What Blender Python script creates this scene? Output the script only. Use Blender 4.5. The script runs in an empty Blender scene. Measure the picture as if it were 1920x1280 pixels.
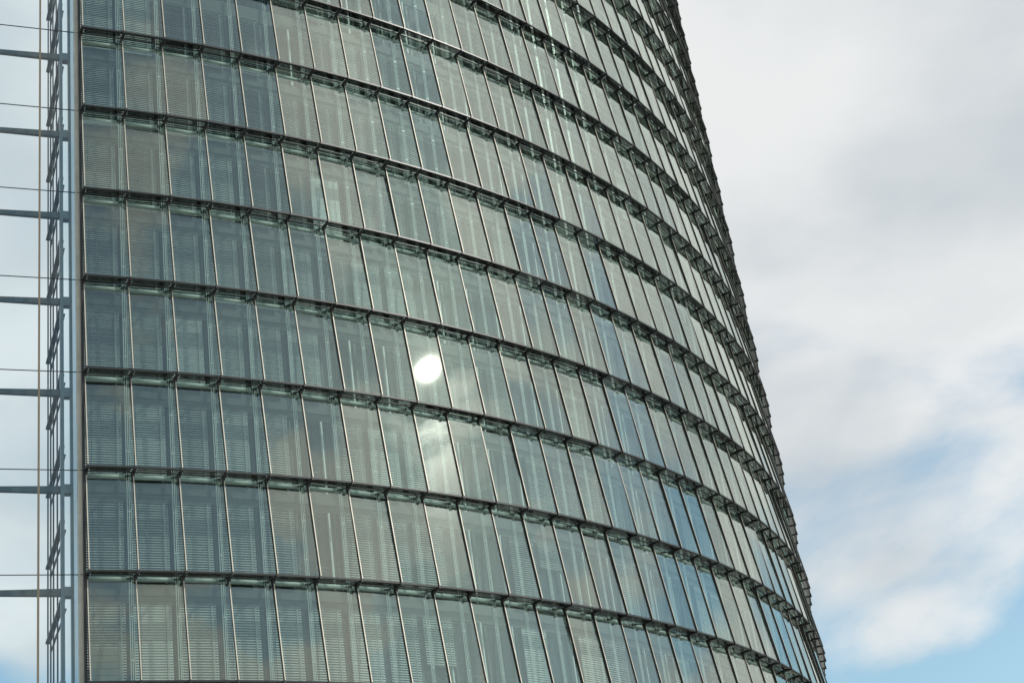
import bpy, math, random
from mathutils import Vector, Matrix
R = math.radians
random.seed(11)
scene = bpy.context.scene
col = scene.collection

# ------------------------------------------------------------------ camera
PITCH, ROLL = 0.4749670644, -0.1473527545
cam_d = bpy.data.cameras.new('camera'); cam = bpy.data.objects.new('camera', cam_d); col.objects.link(cam)
cam_d.sensor_width = 36; cam_d.lens = 3036.24 / 1920 * 36
cam_d.clip_start = 0.1; cam_d.clip_end = 20000
_F = Vector((0, math.cos(PITCH), math.sin(PITCH))); _U = Vector((0, -math.sin(PITCH), math.cos(PITCH))); _R = Vector((1, 0, 0))
cr = _R * math.cos(ROLL) + _U * math.sin(ROLL); cu = -_R * math.sin(ROLL) + _U * math.cos(ROLL)
CAMZ = 1.7
cam.matrix_world = Matrix(((cr.x, cu.x, -_F.x, 0), (cr.y, cu.y, -_F.y, 0), (cr.z, cu.z, -_F.z, CAMZ), (0, 0, 0, 1)))
scene.camera = cam
scene.view_settings.view_transform = 'Standard'; scene.view_settings.look = 'None'
scene.view_settings.gamma = 1.0; scene.view_settings.use_curve_mapping = False
scene.view_settings.exposure = 0.0
scene.cycles.transparent_max_bounces = 24
scene.cycles.max_bounces = 8
scene.cycles.glossy_bounces = 5
scene.cycles.diffuse_bounces = 3
scene.cycles.sample_clamp_indirect = 6.0

# ------------------------------------------------------------------ sun and sky
SUN = Vector((0.78580, -0.12413, 0.60589)).normalized()       # towards the sun
SUN_EL = math.asin(SUN.z); SUN_AZ = math.atan2(SUN.x, SUN.y)
sl = bpy.data.lights.new('sun', 'SUN'); so = bpy.data.objects.new('sun', sl); col.objects.link(so)
sl.energy = 3.0; sl.angle = R(0.56); sl.color = (1.0, 0.95, 0.88)
so.rotation_euler = (-SUN).to_track_quat('-Z', 'Y').to_euler(); so.location = (60, -10, 90)

world = bpy.data.worlds.new('World'); scene.world = world; world.use_nodes = True
nt = world.node_tree; N = nt.nodes; L = nt.links
for n in list(N): N.remove(n)
def nd(t, **k):
    n = N.new(t)
    for a, b in k.items(): setattr(n, a, b)
    return n
def mth(op, a, b=None, clamp=False):
    n = nd('ShaderNodeMath', operation=op, use_clamp=clamp)
    for s, v in ((0, a), (1, b)):
        if v is None: continue
        if isinstance(v, (int, float)): n.inputs[s].default_value = v
        else: L.new(v, n.inputs[s])
    return n.outputs[0]
def ramp(fac, stops, interp='EASE'):
    n = nd('ShaderNodeValToRGB'); cr_ = n.color_ramp; cr_.interpolation = interp
    while len(cr_.elements) < len(stops): cr_.elements.new(0.5)
    for e, (p, c) in zip(cr_.elements, stops):
        e.position = p; e.color = (c, c, c, 1) if isinstance(c, (int, float)) else (*c, 1)
    L.new(fac, n.inputs[0]); return n.outputs[0]
def mix(fac, a, b, blend='MIX'):
    n = nd('ShaderNodeMix', data_type='RGBA', blend_type=blend)
    for s, v in ((0, fac), (6, a), (7, b)):
        if isinstance(v, (int, float)): n.inputs[s].default_value = v
        elif isinstance(v, tuple): n.inputs[s].default_value = (*v, 1)
        else: L.new(v, n.inputs[s])
    return n.outputs[2]
out = nd('ShaderNodeOutputWorld'); bg = nd('ShaderNodeBackground'); L.new(bg.outputs[0], out.inputs[0])
bg.inputs[1].default_value = 0.15
sky = nd('ShaderNodeTexSky', sky_type='NISHITA', sun_disc=False, sun_elevation=SUN_EL, sun_rotation=SUN_AZ)
sky.air_density = 1.0; sky.dust_density = 0.4; sky.ozone_density = 0.3
tc = nd('ShaderNodeTexCoord')
nrm = nd('ShaderNodeVectorMath', operation='NORMALIZE'); L.new(tc.outputs['Generated'], nrm.inputs[0])
sep = nd('ShaderNodeSeparateXYZ'); L.new(nrm.outputs[0], sep.inputs[0])
den = mth('ADD', mth('MAXIMUM', sep.outputs[2], 0.0), 0.32)
cmb = nd('ShaderNodeCombineXYZ')
L.new(mth('DIVIDE', sep.outputs[0], den), cmb.inputs[0]); L.new(mth('DIVIDE', sep.outputs[1], den), cmb.inputs[1])
CLOUD_OFF = (20.22, 0.92, 4.4)
mp = nd('ShaderNodeMapping'); L.new(cmb.outputs[0], mp.inputs[0]); mp.inputs['Location'].default_value = CLOUD_OFF
CUMULUS_OFF = (13.3, 2.9, 9.9)
mp2 = nd('ShaderNodeMapping'); L.new(cmb.outputs[0], mp2.inputs[0]); mp2.inputs['Location'].default_value = CUMULUS_OFF
def noise(scale, detail, rough, dist=0.0, m=mp):
    n = nd('ShaderNodeTexNoise'); L.new(m.outputs[0], n.inputs['Vector'])
    n.inputs['Scale'].default_value = scale; n.inputs['Detail'].default_value = detail
    n.inputs['Roughness'].default_value = rough; n.inputs['Distortion'].default_value = dist
    return n.outputs['Fac']
n1 = noise(1.5, 7, 0.50, 0.25)
n2 = noise(3.4, 6, 0.48, 0.2)
n3 = noise(4.2, 10, 0.54, 0.25, mp2)
side = ramp(mth('DIVIDE', sep.outputs[1], den), [(0.0, 0.0), (0.45, 1.0)])      # a soft sheet ahead, broken cumulus elsewhere
cs_ = ramp(n1, [(0.385, 0.0), (0.485, 1.0)]); cb_ = ramp(n3, [(0.475, 0.0), (0.55, 1.0)])
cover = mth('ADD', mth('MULTIPLY', cs_, side), mth('MULTIPLY', cb_, mth('SUBTRACT', 1.0, side)))
shade = ramp(n2, [(0.30, 0.0), (0.66, 1.0)])
cloud = mix(shade, (4.0, 4.3, 4.5), (5.85, 5.9, 5.85))
skyc = mix(1.0, sky.outputs[0], (0.98, 1.17, 1.08), 'MULTIPLY')
haze_ = mth('ADD', mth('MULTIPLY', mth('SUBTRACT', 1.0, side), 0.16), 0.10)
body = mix(mth('MAXIMUM', mth('MULTIPLY', cover, 0.95), haze_), skyc, cloud)
dt = nd('ShaderNodeVectorMath', operation='DOT_PRODUCT'); L.new(nrm.outputs[0], dt.inputs[0]); dt.inputs[1].default_value = SUN
d0 = mth('MAXIMUM', dt.outputs['Value'], 0.0)
g_near = mth('MULTIPLY', mth('POWER', d0, 800.0), 60.0)                 # thin cloud scattering the sun forward
g_wide = mth('ADD', mth('MULTIPLY', mth('POWER', d0, 60.0), 3.5), mth('MULTIPLY', mth('POWER', d0, 9.0), 3.8))
glow = mth('MULTIPLY', mth('ADD', g_near, g_wide), mth('ADD', mth('MULTIPLY', cover, 0.94), 0.06))
gc = nd('ShaderNodeCombineXYZ')
L.new(glow, gc.inputs[0]); L.new(mth('MULTIPLY', glow, 0.985), gc.inputs[1]); L.new(mth('MULTIPLY', glow, 0.93), gc.inputs[2])
L.new(mix(1.0, body, gc.outputs[0], 'ADD'), bg.inputs[0])

# ------------------------------------------------------------------ materials
def mat(name):
    m = bpy.data.materials.new(name); m.use_nodes = True
    t = m.node_tree
    for n in list(t.nodes): t.nodes.remove(n)
    o = t.nodes.new('ShaderNodeOutputMaterial')
    return m, t, o
def solid(name, c, rough=0.5, metal=0.0, var=0.12, scale=3.0, spec=0.5, bump=0.0):
    m, t, o = mat(name)
    p = t.nodes.new('ShaderNodeBsdfPrincipled'); t.links.new(p.outputs[0], o.inputs[0])
    p.inputs['Roughness'].default_value = rough; p.inputs['Metallic'].default_value = metal
    p.inputs['Specular IOR Level'].default_value = spec
    g = t.nodes.new('ShaderNodeNewGeometry')
    n = t.nodes.new('ShaderNodeTexNoise'); t.links.new(g.outputs['Position'], n.inputs['Vector'])
    n.inputs['Scale'].default_value = scale; n.inputs['Detail'].default_value = 6; n.inputs['Roughness'].default_value = 0.65
    r = t.nodes.new('ShaderNodeMapRange'); t.links.new(n.outputs['Fac'], r.inputs[0])
    r.inputs[1].default_value = 0.25; r.inputs[2].default_value = 0.75
    r.inputs[3].default_value = 1 - var; r.inputs[4].default_value = 1 + var
    x = t.nodes.new('ShaderNodeVectorMath'); x.operation = 'SCALE'; x.inputs[0].default_value = c
    t.links.new(r.outputs[0], x.inputs['Scale']); t.links.new(x.outputs[0], p.inputs['Base Color'])
    if bump:
        b = t.nodes.new('ShaderNodeBump'); b.inputs['Strength'].default_value = bump; b.inputs['Distance'].default_value = 0.02
        t.links.new(n.outputs['Fac'], b.inputs['Height']); t.links.new(b.outputs[0], p.inputs['Normal'])
    return m
def glass(name, tint, r0, gloss=(1, 1, 1), rough=0.0, wave=0.0, body=None, bodyfac=0.0):
    """tinted see-through sheet with an angle dependent mirror reflection"""
    m, t, o = mat(name)
    tr = t.nodes.new('ShaderNodeBsdfTransparent'); tr.inputs[0].default_value = (*tint, 1)
    base = tr.outputs[0]
    if body:
        df = t.nodes.new('ShaderNodeBsdfDiffuse'); df.inputs[0].default_value = (*body, 1)
        mx = t.nodes.new('ShaderNodeMixShader'); mx.inputs[0].default_value = bodyfac
        t.links.new(base, mx.inputs[1]); t.links.new(df.outputs[0], mx.inputs[2]); base = mx.outputs[0]
    gl = t.nodes.new('ShaderNodeBsdfGlossy'); gl.inputs[0].default_value = (*gloss, 1); gl.inputs['Roughness'].default_value = rough
    lw = t.nodes.new('ShaderNodeLayerWeight'); lw.inputs[0].default_value = 0.5
    p5 = t.nodes.new('ShaderNodeMath'); p5.operation = 'POWER'; t.links.new(lw.outputs['Facing'], p5.inputs[0]); p5.inputs[1].default_value = 3.3
    ml = t.nodes.new('ShaderNodeMath'); ml.operation = 'MULTIPLY_ADD'
    t.links.new(p5.outputs[0], ml.inputs[0]); ml.inputs[1].default_value = 1 - r0; ml.inputs[2].default_value = r0
    if wave:
        g = t.nodes.new('ShaderNodeNewGeometry')
        n = t.nodes.new('ShaderNodeTexNoise'); t.links.new(g.outputs['Position'], n.inputs['Vector'])
        n.inputs['Scale'].default_value = 0.9; n.inputs['Detail'].default_value = 1.0
        b = t.nodes.new('ShaderNodeBump'); b.inputs['Strength'].default_value = 1.0; b.inputs['Distance'].default_value = wave
        t.links.new(n.outputs['Fac'], b.inputs['Height']); t.links.new(b.outputs[0], gl.inputs['Normal'])
    ms = t.nodes.new('ShaderNodeMixShader'); t.links.new(ml.outputs[0], ms.inputs[0])
    t.links.new(base, ms.inputs[1]); t.links.new(gl.outputs[0], ms.inputs[2]); t.links.new(ms.outputs[0], o.inputs[0])
    return m
M = dict(
    glass=glass('facade_glass', (0.76, 0.82, 0.795), 0.095, (0.96, 1.0, 0.91), rough=0.0075, wave=0.0005),
    clear=glass('clear_glass', (0.93, 0.975, 0.985), 0.03, (0.95, 1, 1), wave=0.001),
    inner=glass('inner_glass', (0.26, 0.30, 0.31), 0.05, (0.93, 0.95, 1.0), wave=0.002),
    smoke=glass('smoked_glass', (0.42, 0.44, 0.43), 0.006, (0.5, 0.5, 0.5), 0.08, body=(0.010, 0.011, 0.011), bodyfac=0.35),
    tint=glass('tinted_side_glass', (0.66, 0.74, 0.78), 0.04, (0.95, 1, 1)),
    smoke_mid=glass('mid_smoked_glass', (0.72, 0.73, 0.71), 0.012, (0.8, 0.8, 0.8), 0.05, body=(0.03, 0.032, 0.03), bodyfac=0.2),
    smoke2=glass('light_smoked_glass', (0.75, 0.77, 0.76), 0.03, (0.8, 0.8, 0.8), 0.08, body=(0.08, 0.085, 0.08), bodyfac=0.15),
    cream=solid('champagne_aluminium', (0.47, 0.44, 0.36), 0.5, 0.2, 0.15),
    black=solid('black_gasket', (0.012, 0.012, 0.012), 0.4, 0.0, 0.2),
    steel=solid('dark_grey_steel', (0.075, 0.09, 0.095), 0.45, 0.2, 0.12),
    steel2=solid('blue_grey_steel', (0.20, 0.25, 0.275), 0.45, 0.2, 0.12),
    bronze=solid('bronze_anodised', (0.20, 0.155, 0.10), 0.4, 0.4, 0.15),
    rail=solid('blind_head_grey', (0.16, 0.17, 0.17), 0.5),
    rod=solid('bright_steel_rod', (0.9, 0.92, 0.91), 0.3, 0.1, 0.05),
    alu=solid('pale_aluminium', (0.84, 0.86, 0.85), 0.5, 0.1, 0.1),
    slat=solid('blind_slat_aluminium', (0.80, 0.83, 0.83), 0.4, 0.1, 0.06),
    spandrel=solid('grey_spandrel', (0.12, 0.13, 0.127), 0.6, 0.0, 0.1),
    concrete=solid('concrete', (0.30, 0.30, 0.29), 0.8, 0.0, 0.12, 0.8),
    ceiling=solid('ceiling', (0.32, 0.32, 0.315), 0.8),
    frame=solid('inner_frame', (0.06, 0.07, 0.07), 0.5, 0.1),
    wall=solid('core_wall', (0.22, 0.22, 0.215), 0.8),
    panel=solid('service_panel_grey', (0.22, 0.24, 0.22), 0.6),
    paving=solid('paving', (0.33, 0.32, 0.30), 0.85, 0, 0.25, 0.4, bump=0.2),
)

# ------------------------------------------------------------------ mesh helpers
class MB:
    def __init__(s): s.v = []; s.f = []; s.m = []; s.mats = []
    def mi(s, m):
        if m not in s.mats: s.mats.append(m)
        return s.mats.index(m)
    def hexa(s, p, m):
        """p: 8 points, bottom ring 0-3 then top ring 4-7"""
        b = len(s.v); s.v += [tuple(q) for q in p]; k = s.mi(m)
        for f in ((0, 3, 2, 1), (4, 5, 6, 7), (0, 1, 5, 4), (1, 2, 6, 5), (2, 3, 7, 6), (3, 0, 4, 7)):
            s.f.append(tuple(b + i for i in f)); s.m.append(k)
    def box(s, x0, x1, y0, y1, z0, z1, m, X=None):
        p = [(x0, y0, z0), (x1, y0, z0), (x1, y1, z0), (x0, y1, z0), (x0, y0, z1), (x1, y0, z1), (x1, y1, z1), (x0, y1, z1)]
        if X is not None: p = [X @ Vector(q) for q in p]
        s.hexa(p, m)
    def bar(s, a, b, w, d, m, side=Vector((0, 1, 0))):
        a = Vector(a); b = Vector(b); t = (b - a).normalized(); u = t.cross(side).normalized(); v = u.cross(t).normalized()
        p = [e + u * (sx * w / 2) + v * (sy * d / 2) for e in (a, b) for sx, sy in ((-1, -1), (1, -1), (1, 1), (-1, 1))]
        s.hexa(p, m)
    def tube(s, a, b, r, m, n=10):
        a = Vector(a); b = Vector(b); t = (b - a).normalized(); u = t.orthogonal().normalized(); v = t.cross(u)
        o = len(s.v); k = s.mi(m)
        for e in (a, b):
            for i in range(n):
                g = 2 * math.pi * i / n; s.v.append(tuple(e + u * (r * math.cos(g)) + v * (r * math.sin(g))))
        for i in range(n):
            j = (i + 1) % n; s.f.append((o + i, o + j, o + n + j, o + n + i)); s.m.append(k)
        s.f.append(tuple(o + i for i in reversed(range(n)))); s.m.append(k)
        s.f.append(tuple(o + n + i for i in range(n))); s.m.append(k)
    def prism(s, poly, z0, z1, m, X=None):
        o = len(s.v); n = len(poly); k = s.mi(m)
        for z in (z0, z1):
            for x, y in poly:
                q = Vector((x, y, z)); s.v.append(tuple(X @ q if X is not None else q))
        for i in range(n):
            j = (i + 1) % n; s.f.append((o + i, o + j, o + n + j, o + n + i)); s.m.append(k)
        s.f.append(tuple(o + i for i in reversed(range(n)))); s.m.append(k)
        s.f.append(tuple(o + n + i for i in range(n))); s.m.append(k)
    def mesh(s, name, smooth=False):
        me = bpy.data.meshes.new(name); me.from_pydata(s.v, [], s.f)
        for m in s.mats: me.materials.append(M[m])
        me.polygons.foreach_set('material_index', s.m)
        if smooth: me.polygons.foreach_set('use_smooth', [len(f) == 4 for f in s.f])
        me.update(); return me
def link(name, me, parent=None, loc=(0, 0, 0), rot=(0, 0, 0)):
    o = bpy.data.objects.new(name, me); col.objects.link(o); o.parent = parent
    o.location = loc; o.rotation_euler = rot; return o
def tag(o, label=None, cat=None, group=None, kind=None):
    for k, v in (('label', label), ('category', cat), ('group', group), ('kind', kind)):
        if v: o[k] = v
    return o

# ------------------------------------------------------------------ ground
g = MB(); S = 6000
g.v = [(-S, -S, 0), (S, -S, 0), (S, S, 0), (-S, S, 0)]; g.f = [(0, 1, 2, 3)]; g.m = [g.mi('paving')]
tag(link('ground', g.mesh('ground')), kind='structure')

# ------------------------------------------------------------------ tower plan
W = 1.5; H = 2.34249539 * W; Z0 = 26.23665 * W + CAMZ          # bay width, storey height, level of ledge row 0
D = 0.42                                                       # each pane leans out by this much over one storey
NB = 70                                                        # bays along the curve
TH = []; PX = [(-9.2495648 * W, 31.0010807 * W)]
for i in range(NB):
    s = (i + 0.5) / 20; th = 0.43007865 + 0.60500273 * s + 0.01717118 * s * s
    TH.append(th); PX.append((PX[-1][0] + W * math.cos(th), PX[-1][1] + W * math.sin(th)))
def zrow(j): return Z0 - j * H
JTOP, JBOT = -9, 11
LEN = math.hypot(D, H) - 0.02; TILT = math.atan2(D, H)

def proj(p):
    q = Vector(p) - Vector((0, 0, CAMZ)); d = q.dot(_F)
    return 960 + 3036.24 * q.dot(cr) / d, 640 - 3036.24 * q.dot(cu) / d
def corners(i, j):
    n = (-math.sin(TH[i]) * D, math.cos(TH[i]) * D); z = zrow(j)
    return [(PX[i][0], PX[i][1], z), (PX[i + 1][0], PX[i + 1][1], z), (PX[i + 1][0] + n[0], PX[i + 1][1] + n[1], z + H), (PX[i][0] + n[0], PX[i][1] + n[1], z + H)]
cand = []
for j in range(JTOP, JBOT + 1):
    for i in range(NB):
        c = corners(i, j)
        nrmv = (Vector(c[1]) - Vector(c[0])).cross(Vector(c[3]) - Vector(c[0]))
        if nrmv.dot(Vector((0, 0, CAMZ)) - Vector(c[0])) <= -4.0: continue
        uv = [proj(p) for p in c]
        us = [u for u, v in uv]; vs = [v for u, v in uv]
        if max(us) < -20 or min(us) > 1940 or max(vs) < -25 or min(vs) > 1300: continue
        cx = [(min(max(u, 0), 1920), min(max(v, -5), 1290)) for u, v in uv]
        a = abs(sum(cx[k][0] * cx[(k + 1) % 4][1] - cx[(k + 1) % 4][0] * cx[k][1] for k in range(4))) / 2
        cand.append((a, i, j))
cand.sort(reverse=True)
NEAR = {(i, j) for a, i, j in cand[:300]}
print('bays in view', len(cand))

# ------------------------------------------------------------------ shared meshes of one bay (x along the facade, y inwards, z up)
def slope(t): return Vector((0, D * t / H, t))                  # point on the leaning pane line at height t
SH = Matrix.Rotation(-TILT, 4, 'X')                             # leans +z towards +y
b = MB(); b.box(-W / 2 + 0.03, W / 2 - 0.03, -0.008, 0.012, 0.012, LEN, 'glass'); me_pane = b.mesh('pane')
b = MB()                                                        # bottom clamp rail of the pane, with the ledge's front edge
b.box(0.028, W - 0.028, -0.012, 0.07, -0.05, 0.010, 'black'); me_frame = b.mesh('window')
b = MB(); b.box(0.028, W - 0.035, -0.010, 0.022, LEN - 0.006, LEN + 0.012, 'rod', SH); me_top = b.mesh('top_rail')
b = MB()
b.box(-0.020, 0.022, -0.050, 0.05, 0.0, LEN - 0.03, 'black', SH)
b.box(-0.012, 0.022, -0.056, -0.0502, 0.0, LEN - 0.03, 'cream', SH)
me_mull = b.mesh('mullion')
b = MB()
b.box(0.03, W - 0.03, D - 0.045, D - 0.003, -0.045, -0.003, 'black')
me_rail = b.mesh('ledge_rail')
def flap_mesh(m):
    b = MB(); x0, x1, y0, y1, r = 0.09, W - 0.10, 0.085, D - 0.11, 0.075; poly = []
    for cx, cy, a0 in ((x1 - r, y0 + r, -90), (x1 - r, y1 - r, 0), (x0 + r, y1 - r, 90), (x0 + r, y0 + r, 180)):
        for k in range(5):
            a = R(a0 + 22.5 * k); poly.append((cx + r * math.cos(a), cy + r * math.sin(a)))
    b.prism([(x, y - D / 2) for x, y in poly], -0.008, 0.008, m); return b.mesh('ledge_flap')
me_flap = [flap_mesh('smoke'), flap_mesh('smoke2'), flap_mesh('smoke_mid')]
b = MB()
b.box(-0.05, 0.05, -0.050, D + 0.03, -0.085, -0.002, 'black')
b.hexa([(-0.012, D - 0.02, -0.32), (0.012, D - 0.02, -0.32), (0.012, D + 0.03, -0.32), (-0.012, D + 0.03, -0.32),
        (-0.05, D - 0.12, -0.085), (0.05, D - 0.12, -0.085), (0.05, D + 0.06, -0.085), (-0.05, D + 0.06, -0.085)], 'black')
b.bar((0, D, -0.05), (-0.05, D + 0.48, 0.06), 0.035, 0.05, 'black', Vector((1, 0, 0)))
b.box(-0.16, 0.05, D + 0.40, D + 0.46, 0.0, 0.07, 'black')
b.bar((-0.14, D + 0.43, 0.03), (-0.10, D + 0.10, -0.04), 0.025, 0.025, 'black', Vector((1, 0, 0)))
b.tube((-0.06, D + 0.44, -0.10), (-0.06, D + 0.44, 0.10), 0.03, 'black', 8)
me_brk = b.mesh('bracket')
b = MB()
b.tube((-0.02, D + 0.62, 0.09), (W - 0.03, D + 0.62, 0.09), 0.085, 'alu', 14)
b.tube((W - 0.20, D + 0.62, 0.09), (W - 0.16, D + 0.62, 0.09), 0.10, 'alu', 14)
me_pipe = b.mesh('pipe', True)
b = MB()
for x, r in ((-0.115, 0.016), (-0.050, 0.016), (0.005, 0.010)): b.tube((x, D / 2 + 0.62, -0.15), (x, D / 2 + 0.62, H - 0.16), r, 'rod', 6)
for z in (0.9, 2.3): b.box(-0.125, 0.012, D / 2 + 0.612, D / 2 + 0.628, z, z + 0.025, 'rod')
me_rod = b.mesh('tie_rod')
YB = 1.40                                                       # depth of the sun blinds
def blind_mesh(tilt, zlo, zhi=H - 0.60, rnd=0):
    b = MB(); rg = random.Random(rnd); z = zhi - 0.03; n = 0
    while z > zlo:
        a = R(tilt + rg.uniform(-2.5, 2.5))
        X = Matrix.Translation((0, YB, z + rg.uniform(-0.003, 0.003))) @ Matrix.Rotation(a, 4, 'X')
        b.box(0.13, 1.33, -0.040, 0.040, -0.002, 0.002, 'slat', X); z -= 0.086
    b.box(0.13, 1.33, YB - 0.04, YB + 0.04, zhi - 0.01, zhi + 0.04, 'rail')
    b.box(0.13, 1.33, YB - 0.03, YB + 0.03, zlo - 0.03, zlo - 0.01, 'rail')
    for x in (0.33, 1.12): b.box(x, x + 0.018, YB - 0.045, YB - 0.041, zlo, zhi, 'frame')
    return b.mesh('venetian_blind')
me_blind = {'open': [blind_mesh(46, 0.18, rnd=1), blind_mesh(51, 0.2, rnd=2), blind_mesh(42, 0.16, rnd=3)],
            'half': [blind_mesh(57, 0.18, rnd=4), blind_mesh(62, 0.18, rnd=5)],
            'shut': [blind_mesh(72, 0.18, rnd=6), blind_mesh(77, 0.18, rnd=7)],
            'short': [blind_mesh(48, 1.9, rnd=8), blind_mesh(50, 1.2, rnd=9)]}
YI = 1.62                                                       # inner facade
b = MB()
b.box(-0.02, 0.09, YI - 0.06, YI + 0.10, 0.15, H - 0.58, 'frame')
b.box(0.62, 0.67, YI - 0.03, YI + 0.06, 0.15, H - 0.58, 'frame')
b.box(0.095, W - 0.025, YI - 0.03, YI + 0.06, 0.15, 0.22, 'frame')
b.box(0.095, W - 0.025, YI - 0.028, YI + 0.06, H - 0.66, H - 0.585, 'frame')
b.box(0.68, W - 0.025, YI - 0.025, YI + 0.05, 0.95, 1.0, 'frame')
b.box(1.19, 1.25, YI - 0.16, YI - 0.08, 0.15, H - 0.58, 'alu')
me_iframe = b.mesh('inner_frame')
b = MB(); b.box(0.08, W - 0.02, YI, YI + 0.02, 0.21, H - 0.65, 'inner'); me_ipane = b.mesh('inner_pane')
b = MB()
b.box(0.0, W - 0.005, YI - 0.10, YI + 0.02, -0.57, 0.14, 'spandrel')
b.box(0.0, W - 0.005, YI - 0.13, YI - 0.101, -0.30, -0.27, 'frame')
me_span = b.mesh('spandrel')

# ------------------------------------------------------------------ the tower
tower = bpy.data.objects.new('office_tower', None); col.objects.link(tower)
tower.location = (PX[0][0], PX[0][1], 0)
tag(tower, 'curved green glass office tower with leaning shingled panes and black ledges', 'tower')
T0 = Vector(tower.location)
def rel(p): return Vector(p) - T0
SUNPANE = (8, 4)
NOBLIND = {(6, 4), (7, 4), (9, 6), (10, 6), (16, 6), (17, 6), (18, 7)}
for (i, j) in sorted(NEAR):
    rg = random.Random(i * 131 + j * 7919)
    x, y = PX[i]
    w = link('window', me_frame, tower, rel((x, y, zrow(j))), (0, 0, TH[i]))
    jx, jz = rg.gauss(0, 0.0075), rg.gauss(0, 0.0085)
    if (i, j) == SUNPANE: jx = jz = 0.0
    link('pane', me_pane, w, (W / 2, 0, 0), (-TILT + jx, 0, jz))
    link('top_rail', me_top, w); link('mullion', me_mull, w)
    link('ledge_rail', me_rail, w)
    k = 1 if (rg.random() < 0.10 or (j == 4 and i in (6, 7, 15, 16, 17)) or (j == -1 and i in (9, 10)) or (j == 6 and i in (9, 10))) else 0
    if k == 0 and i >= 22 + rg.randint(-4, 3): k = 2
    fl = link('ledge_flap', me_flap[k], w, (0, D / 2, -0.03), (rg.uniform(-0.02, 0.02), 0, 0))
    if j == -2 and i % 2 == 0: fl.rotation_euler = (R(-28), 0, 0); fl.location.z = -0.10
    link('bracket', me_brk, w)
    link('pipe', me_pipe, w)
    link('tie_rod', me_rod, w)
    link('inner_frame', me_iframe, w); link('inner_pane', me_ipane, w); link('spandrel', me_span, w)
    if (i, j) in NOBLIND or rg.random() < (0.0 if i < 5 else 0.12 if i < 9 else 0.45): continue
    u = rg.random()
    if j >= 4: kind = 'open' if u < 0.70 else 'half' if u < 0.88 or i < 4 else 'short'
    elif j == 3: kind = 'open' if u < 0.75 else 'half'
    else: kind = 'open' if u < 0.80 else 'half' if u < 0.95 else 'shut'
    bl = link('venetian_blind', rg.choice(me_blind[kind]), w); bl['kind'] = 'stuff'

# grey service cradle standing in the cavity of the lowest left bay
w0 = next(o for o in tower.children if o.name.startswith('window') and abs(o.location.x) < 0.01 and abs(o.location.z - zrow(7)) < 0.01)
b = MB(); b.box(0.22, 1.02, 0.95, 1.0, 0.05, 1.35, 'panel')
for k in range(1, 6): b.box(0.22, 1.02, 0.94, 0.949, 0.05 + 0.21 * k, 0.06 + 0.21 * k, 'frame')
b.box(0.16, 0.22, 0.93, 1.0, 0.0, 1.55, 'steel2'); b.box(1.02, 1.08, 0.93, 1.0, 0.0, 1.55, 'steel2')
link('service_panel', b.mesh('service_panel'), w0)

# the rest of the facade, out of view or too small: one mass
b = MB()
for j in range(JTOP, JBOT + 1):
    for i in range(NB):
        if (i, j) in NEAR: continue
        X = Matrix.Translation((*PX[i], zrow(j))) @ Matrix.Rotation(TH[i], 4, 'Z')
        XS = X @ SH
        b.box(0.03, W - 0.03, -0.008, 0.012, 0.012, LEN, 'glass', XS)
        b.box(-0.026, 0.026, -0.04, 0.05, 0, LEN - 0.03, 'black', XS)
        b.box(-0.018, 0.024, -0.046, -0.0405, 0, LEN - 0.03, 'cream', XS)
        b.box(0.03, W - 0.03, 0.035, 0.075, -0.05, -0.008, 'black', X)
        b.box(0.03, W - 0.03, D - 0.035, D, -0.035, -0.003, 'black', X)
        b.box(0.09, W - 0.1, 0.085, D - 0.11, -0.04, -0.024, 'smoke_mid', X)
        b.box(-0.04, 0.04, -0.045, D + 0.03, -0.075, -0.002, 'black', X)
        b.box(0.0, W - 0.005, YI - 0.1, YI + 0.02, -0.57, 0.14, 'spandrel', X)
        b.box(0.08, W - 0.02, YI, YI + 0.02, 0.145, H - 0.575, 'inner', X)
for q in range(len(b.v)): b.v[q] = tuple(Vector(b.v[q]) - T0)
tag(link('facade_remainder', b.mesh('facade_remainder'), tower), kind='stuff')

# floors, core and roof
def offset(i, d):
    a = TH[min(i, NB - 1)]; return (PX[i][0] - math.sin(a) * d, PX[i][1] + math.cos(a) * d)
BACKDIR = Vector((-0.24, 0.97))
def outline(d, start):
    p = [offset(i, d) for i in range(0, NB + 1)]
    e0 = Vector(p[0]) + Vector((math.cos(TH[0]), math.sin(TH[0]))) * start
    pts = [(e0.x, e0.y)] + p[1:]
    back = Vector(PX[0]) + BACKDIR * 34 + Vector((1.2, 0)); pts.append((back.x, back.y)); return pts
ins = outline(YI + 0.03, 0.35); core = outline(9.0, 4.0)
b = MB(); b.prism([tuple(rel((x, y, 0)))[:2] for x, y in ins], -0.42, 0.10, 'ceiling'); me_slab = b.mesh('floor_slab')
for j in range(JTOP - 1, JBOT + 1): link('floor_slab', me_slab, tower, (0, 0, zrow(j)))
b = MB(); b.prism([tuple(rel((x, y, 0)))[:2] for x, y in core], 0, zrow(JTOP - 1) + 0.12, 'wall'); link('core_wall', b.mesh('core_wall'), tower)
b = MB(); b.prism([tuple(rel((x, y, 0)))[:2] for x, y in outline(0.2, 0.1)], zrow(JTOP - 1) + 0.13, zrow(JTOP - 1) + 0.6, 'steel'); link('roof', b.mesh('roof'), tower)

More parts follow.
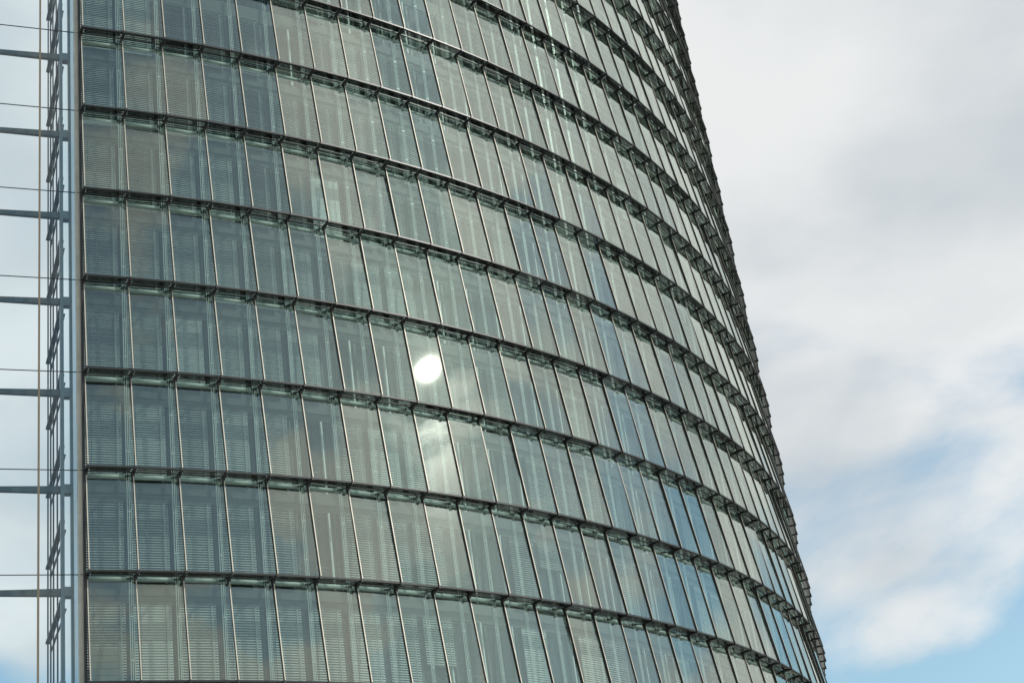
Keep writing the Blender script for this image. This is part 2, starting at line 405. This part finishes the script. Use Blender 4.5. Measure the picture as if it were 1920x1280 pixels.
# end post of the facade beside the glass screen
t0 = Vector((math.cos(TH[0]), math.sin(TH[0]), 0)); n0 = Vector((-math.sin(TH[0]), math.cos(TH[0]), 0))
XP = Matrix.Translation((*PX[0], 0)) @ Matrix.Rotation(TH[0], 4, 'Z')
ZT = zrow(JTOP - 1)
b = MB(); b.box(-0.245, -0.108, 0.42, 0.62, 0, ZT, 'cream', Matrix.Translation(-T0) @ XP); link('end_post', b.mesh('end_post'), tower)
b = MB(); b.box(-0.108, -0.035, 0.30, 0.60, 0, ZT, 'black', Matrix.Translation(-T0) @ XP); link('end_gasket', b.mesh('end_gasket'), tower)

# ------------------------------------------------------------------ transparent glass screen left of the tower
HD = R(23.5); A = Vector((-14.12, 46.86, 0))
scr = bpy.data.objects.new('glass_screen', None); col.objects.link(scr); scr.location = (A.x, A.y, 0); scr.rotation_euler = (0, 0, HD)
tag(scr, 'flat see-through glass screen wall with slim bronze mullion beside the curved facade', 'glass wall')
BW = 1.378
pb = MB(); pb.box(-BW + 0.015, -0.015, -0.01, 0.01, 0.012, H - 0.012, 'clear'); me_sp = pb.mesh('pane')
pb = MB(); pb.box(-3.2 + 0.015, -0.015, -0.01, 0.01, 0.012, H - 0.012, 'clear'); me_sp2 = pb.mesh('pane')
jb = MB(); jb.box(-3.2, 0, -0.014, 0.014, -0.012, 0.012, 'black'); me_sj2 = jb.mesh('joint')
jb = MB(); jb.box(-BW, 0, -0.014, 0.014, -0.012, 0.012, 'black'); me_sj = jb.mesh('joint')
mbm = MB(); mbm.box(-0.030, 0.030, -0.05, 0.05, 0.0, H - 0.004, 'bronze'); me_sm = mbm.mesh('mullion')
bb = MB()
bb.hexa([(-4.6, 1.55, -0.06), (-0.555, 1.46, -0.14), (-0.555, 1.62, -0.14), (-4.6, 1.65, -0.06),
         (-4.6, 1.55, 0.05), (-0.555, 1.46, 0.09), (-0.555, 1.62, 0.09), (-4.6, 1.65, 0.05)], 'steel')
me_beam = bb.mesh('beam')
bb = MB(); bb.box(-14.1, -4.602, 1.55, 1.65, -0.06, 0.05, 'steel'); me_beam2 = bb.mesh('beam')
for j in range(-2, JBOT + 1):
    z = zrow(j)
    for k in range(5):
        xk = -BW - 3.2 * (k - 1) if k else 0
        link('pane', me_sp2 if k else me_sp, scr, (xk, 0, z)); link('joint', me_sj2 if k else me_sj, scr, (xk, 0, z))
        if k: link('mullion', me_sm, scr, (xk, 0, z + 0.002))
    link('mullion', me_sm, scr, (-BW - 12.8, 0, z + 0.002)); link('beam', me_beam2, scr, (0, 0, z))
    link('beam', me_beam, scr, (0, 0, z))
b = MB(); b.box(-14.25, -14.1, 0.06, 1.70, 0, zrow(-3), 'steel2'); link('post', b.mesh('post'), scr)
# column behind the screen
link_z0, link_z1 = 0.0, zrow(-3)
b = MB(); b.box(-0.551, -0.437, 1.45, 1.70, 0, link_z1, 'steel2'); link('post', b.mesh('post'), scr)
b = MB(); b.box(-0.236, -0.149, 1.46, 1.70, 0, link_z1, 'steel2'); link('post', b.mesh('post'), scr)
b = MB(); b.box(-0.149, 0.16, 1.52, 1.55, 0, link_z1, 'tint'); link('side_pane', b.mesh('side_pane'), scr)
b = MB(); b.box(-0.437, -0.236, 1.44, 1.72, -0.17, 0.15, 'steel2'); me_tr = b.mesh('transom')
b = MB(); b.box(-0.437, -0.236, 1.58, 1.60, 0.15, H - 0.17, 'clear'); me_cp = b.mesh('pane')
for j in range(-2, JBOT + 1):
    z = zrow(j)
    link('transom', me_tr, scr, (0, 0, z)); link('pane', me_cp, scr, (0, 0, z))

# ------------------------------------------------------------------ rear facade of the tower, seen end-on through the screen
def rr(r, dx, dy): return Vector((r * dx, r * dy, 0))
Q = [rr(66.8, -0.30129, 0.95353), rr(68.9, -0.30422, 0.95260), rr(70.2, -0.30649, 0.95187), rr(71.4, -0.30810, 0.95135), rr(72.4, -0.30972, 0.95083)]
up = Vector((0, 0, 1))
rzt = zrow(JTOP - 1)
for k, q in enumerate(Q):
    b = MB(); b.box(-0.03, 0.03, -0.06, 0.06, 0, rzt, 'steel'); link('rear_mullion', b.mesh('rear_mullion'), tower, rel((q.x, q.y, 0)), (0, 0, R(24)))
zz = 34.42 + CAMZ - 9 * H
lev = [zz + H * n for n in range(0, 22) if 0.5 < zz + H * n < rzt]
for k in range(4):
    a_, c_ = Q[k], Q[k + 1]; t_ = (c_ - a_).normalized()
    n_ = Vector((-t_.y, t_.x, 0))
    m_ = MB(); m_.bar((0, 0, 0), c_ - a_, 0.22, 0.10, 'steel', up); m_.bar(n_ * -0.12 + up * -0.40, c_ - a_ + n_ * -0.12 + up * -0.40, 0.08, 0.05, 'steel', up)
    ml = m_.mesh('rear_ledge')
    for z in lev:
        link('rear_ledge', ml, tower, rel((a_.x, a_.y, z)))
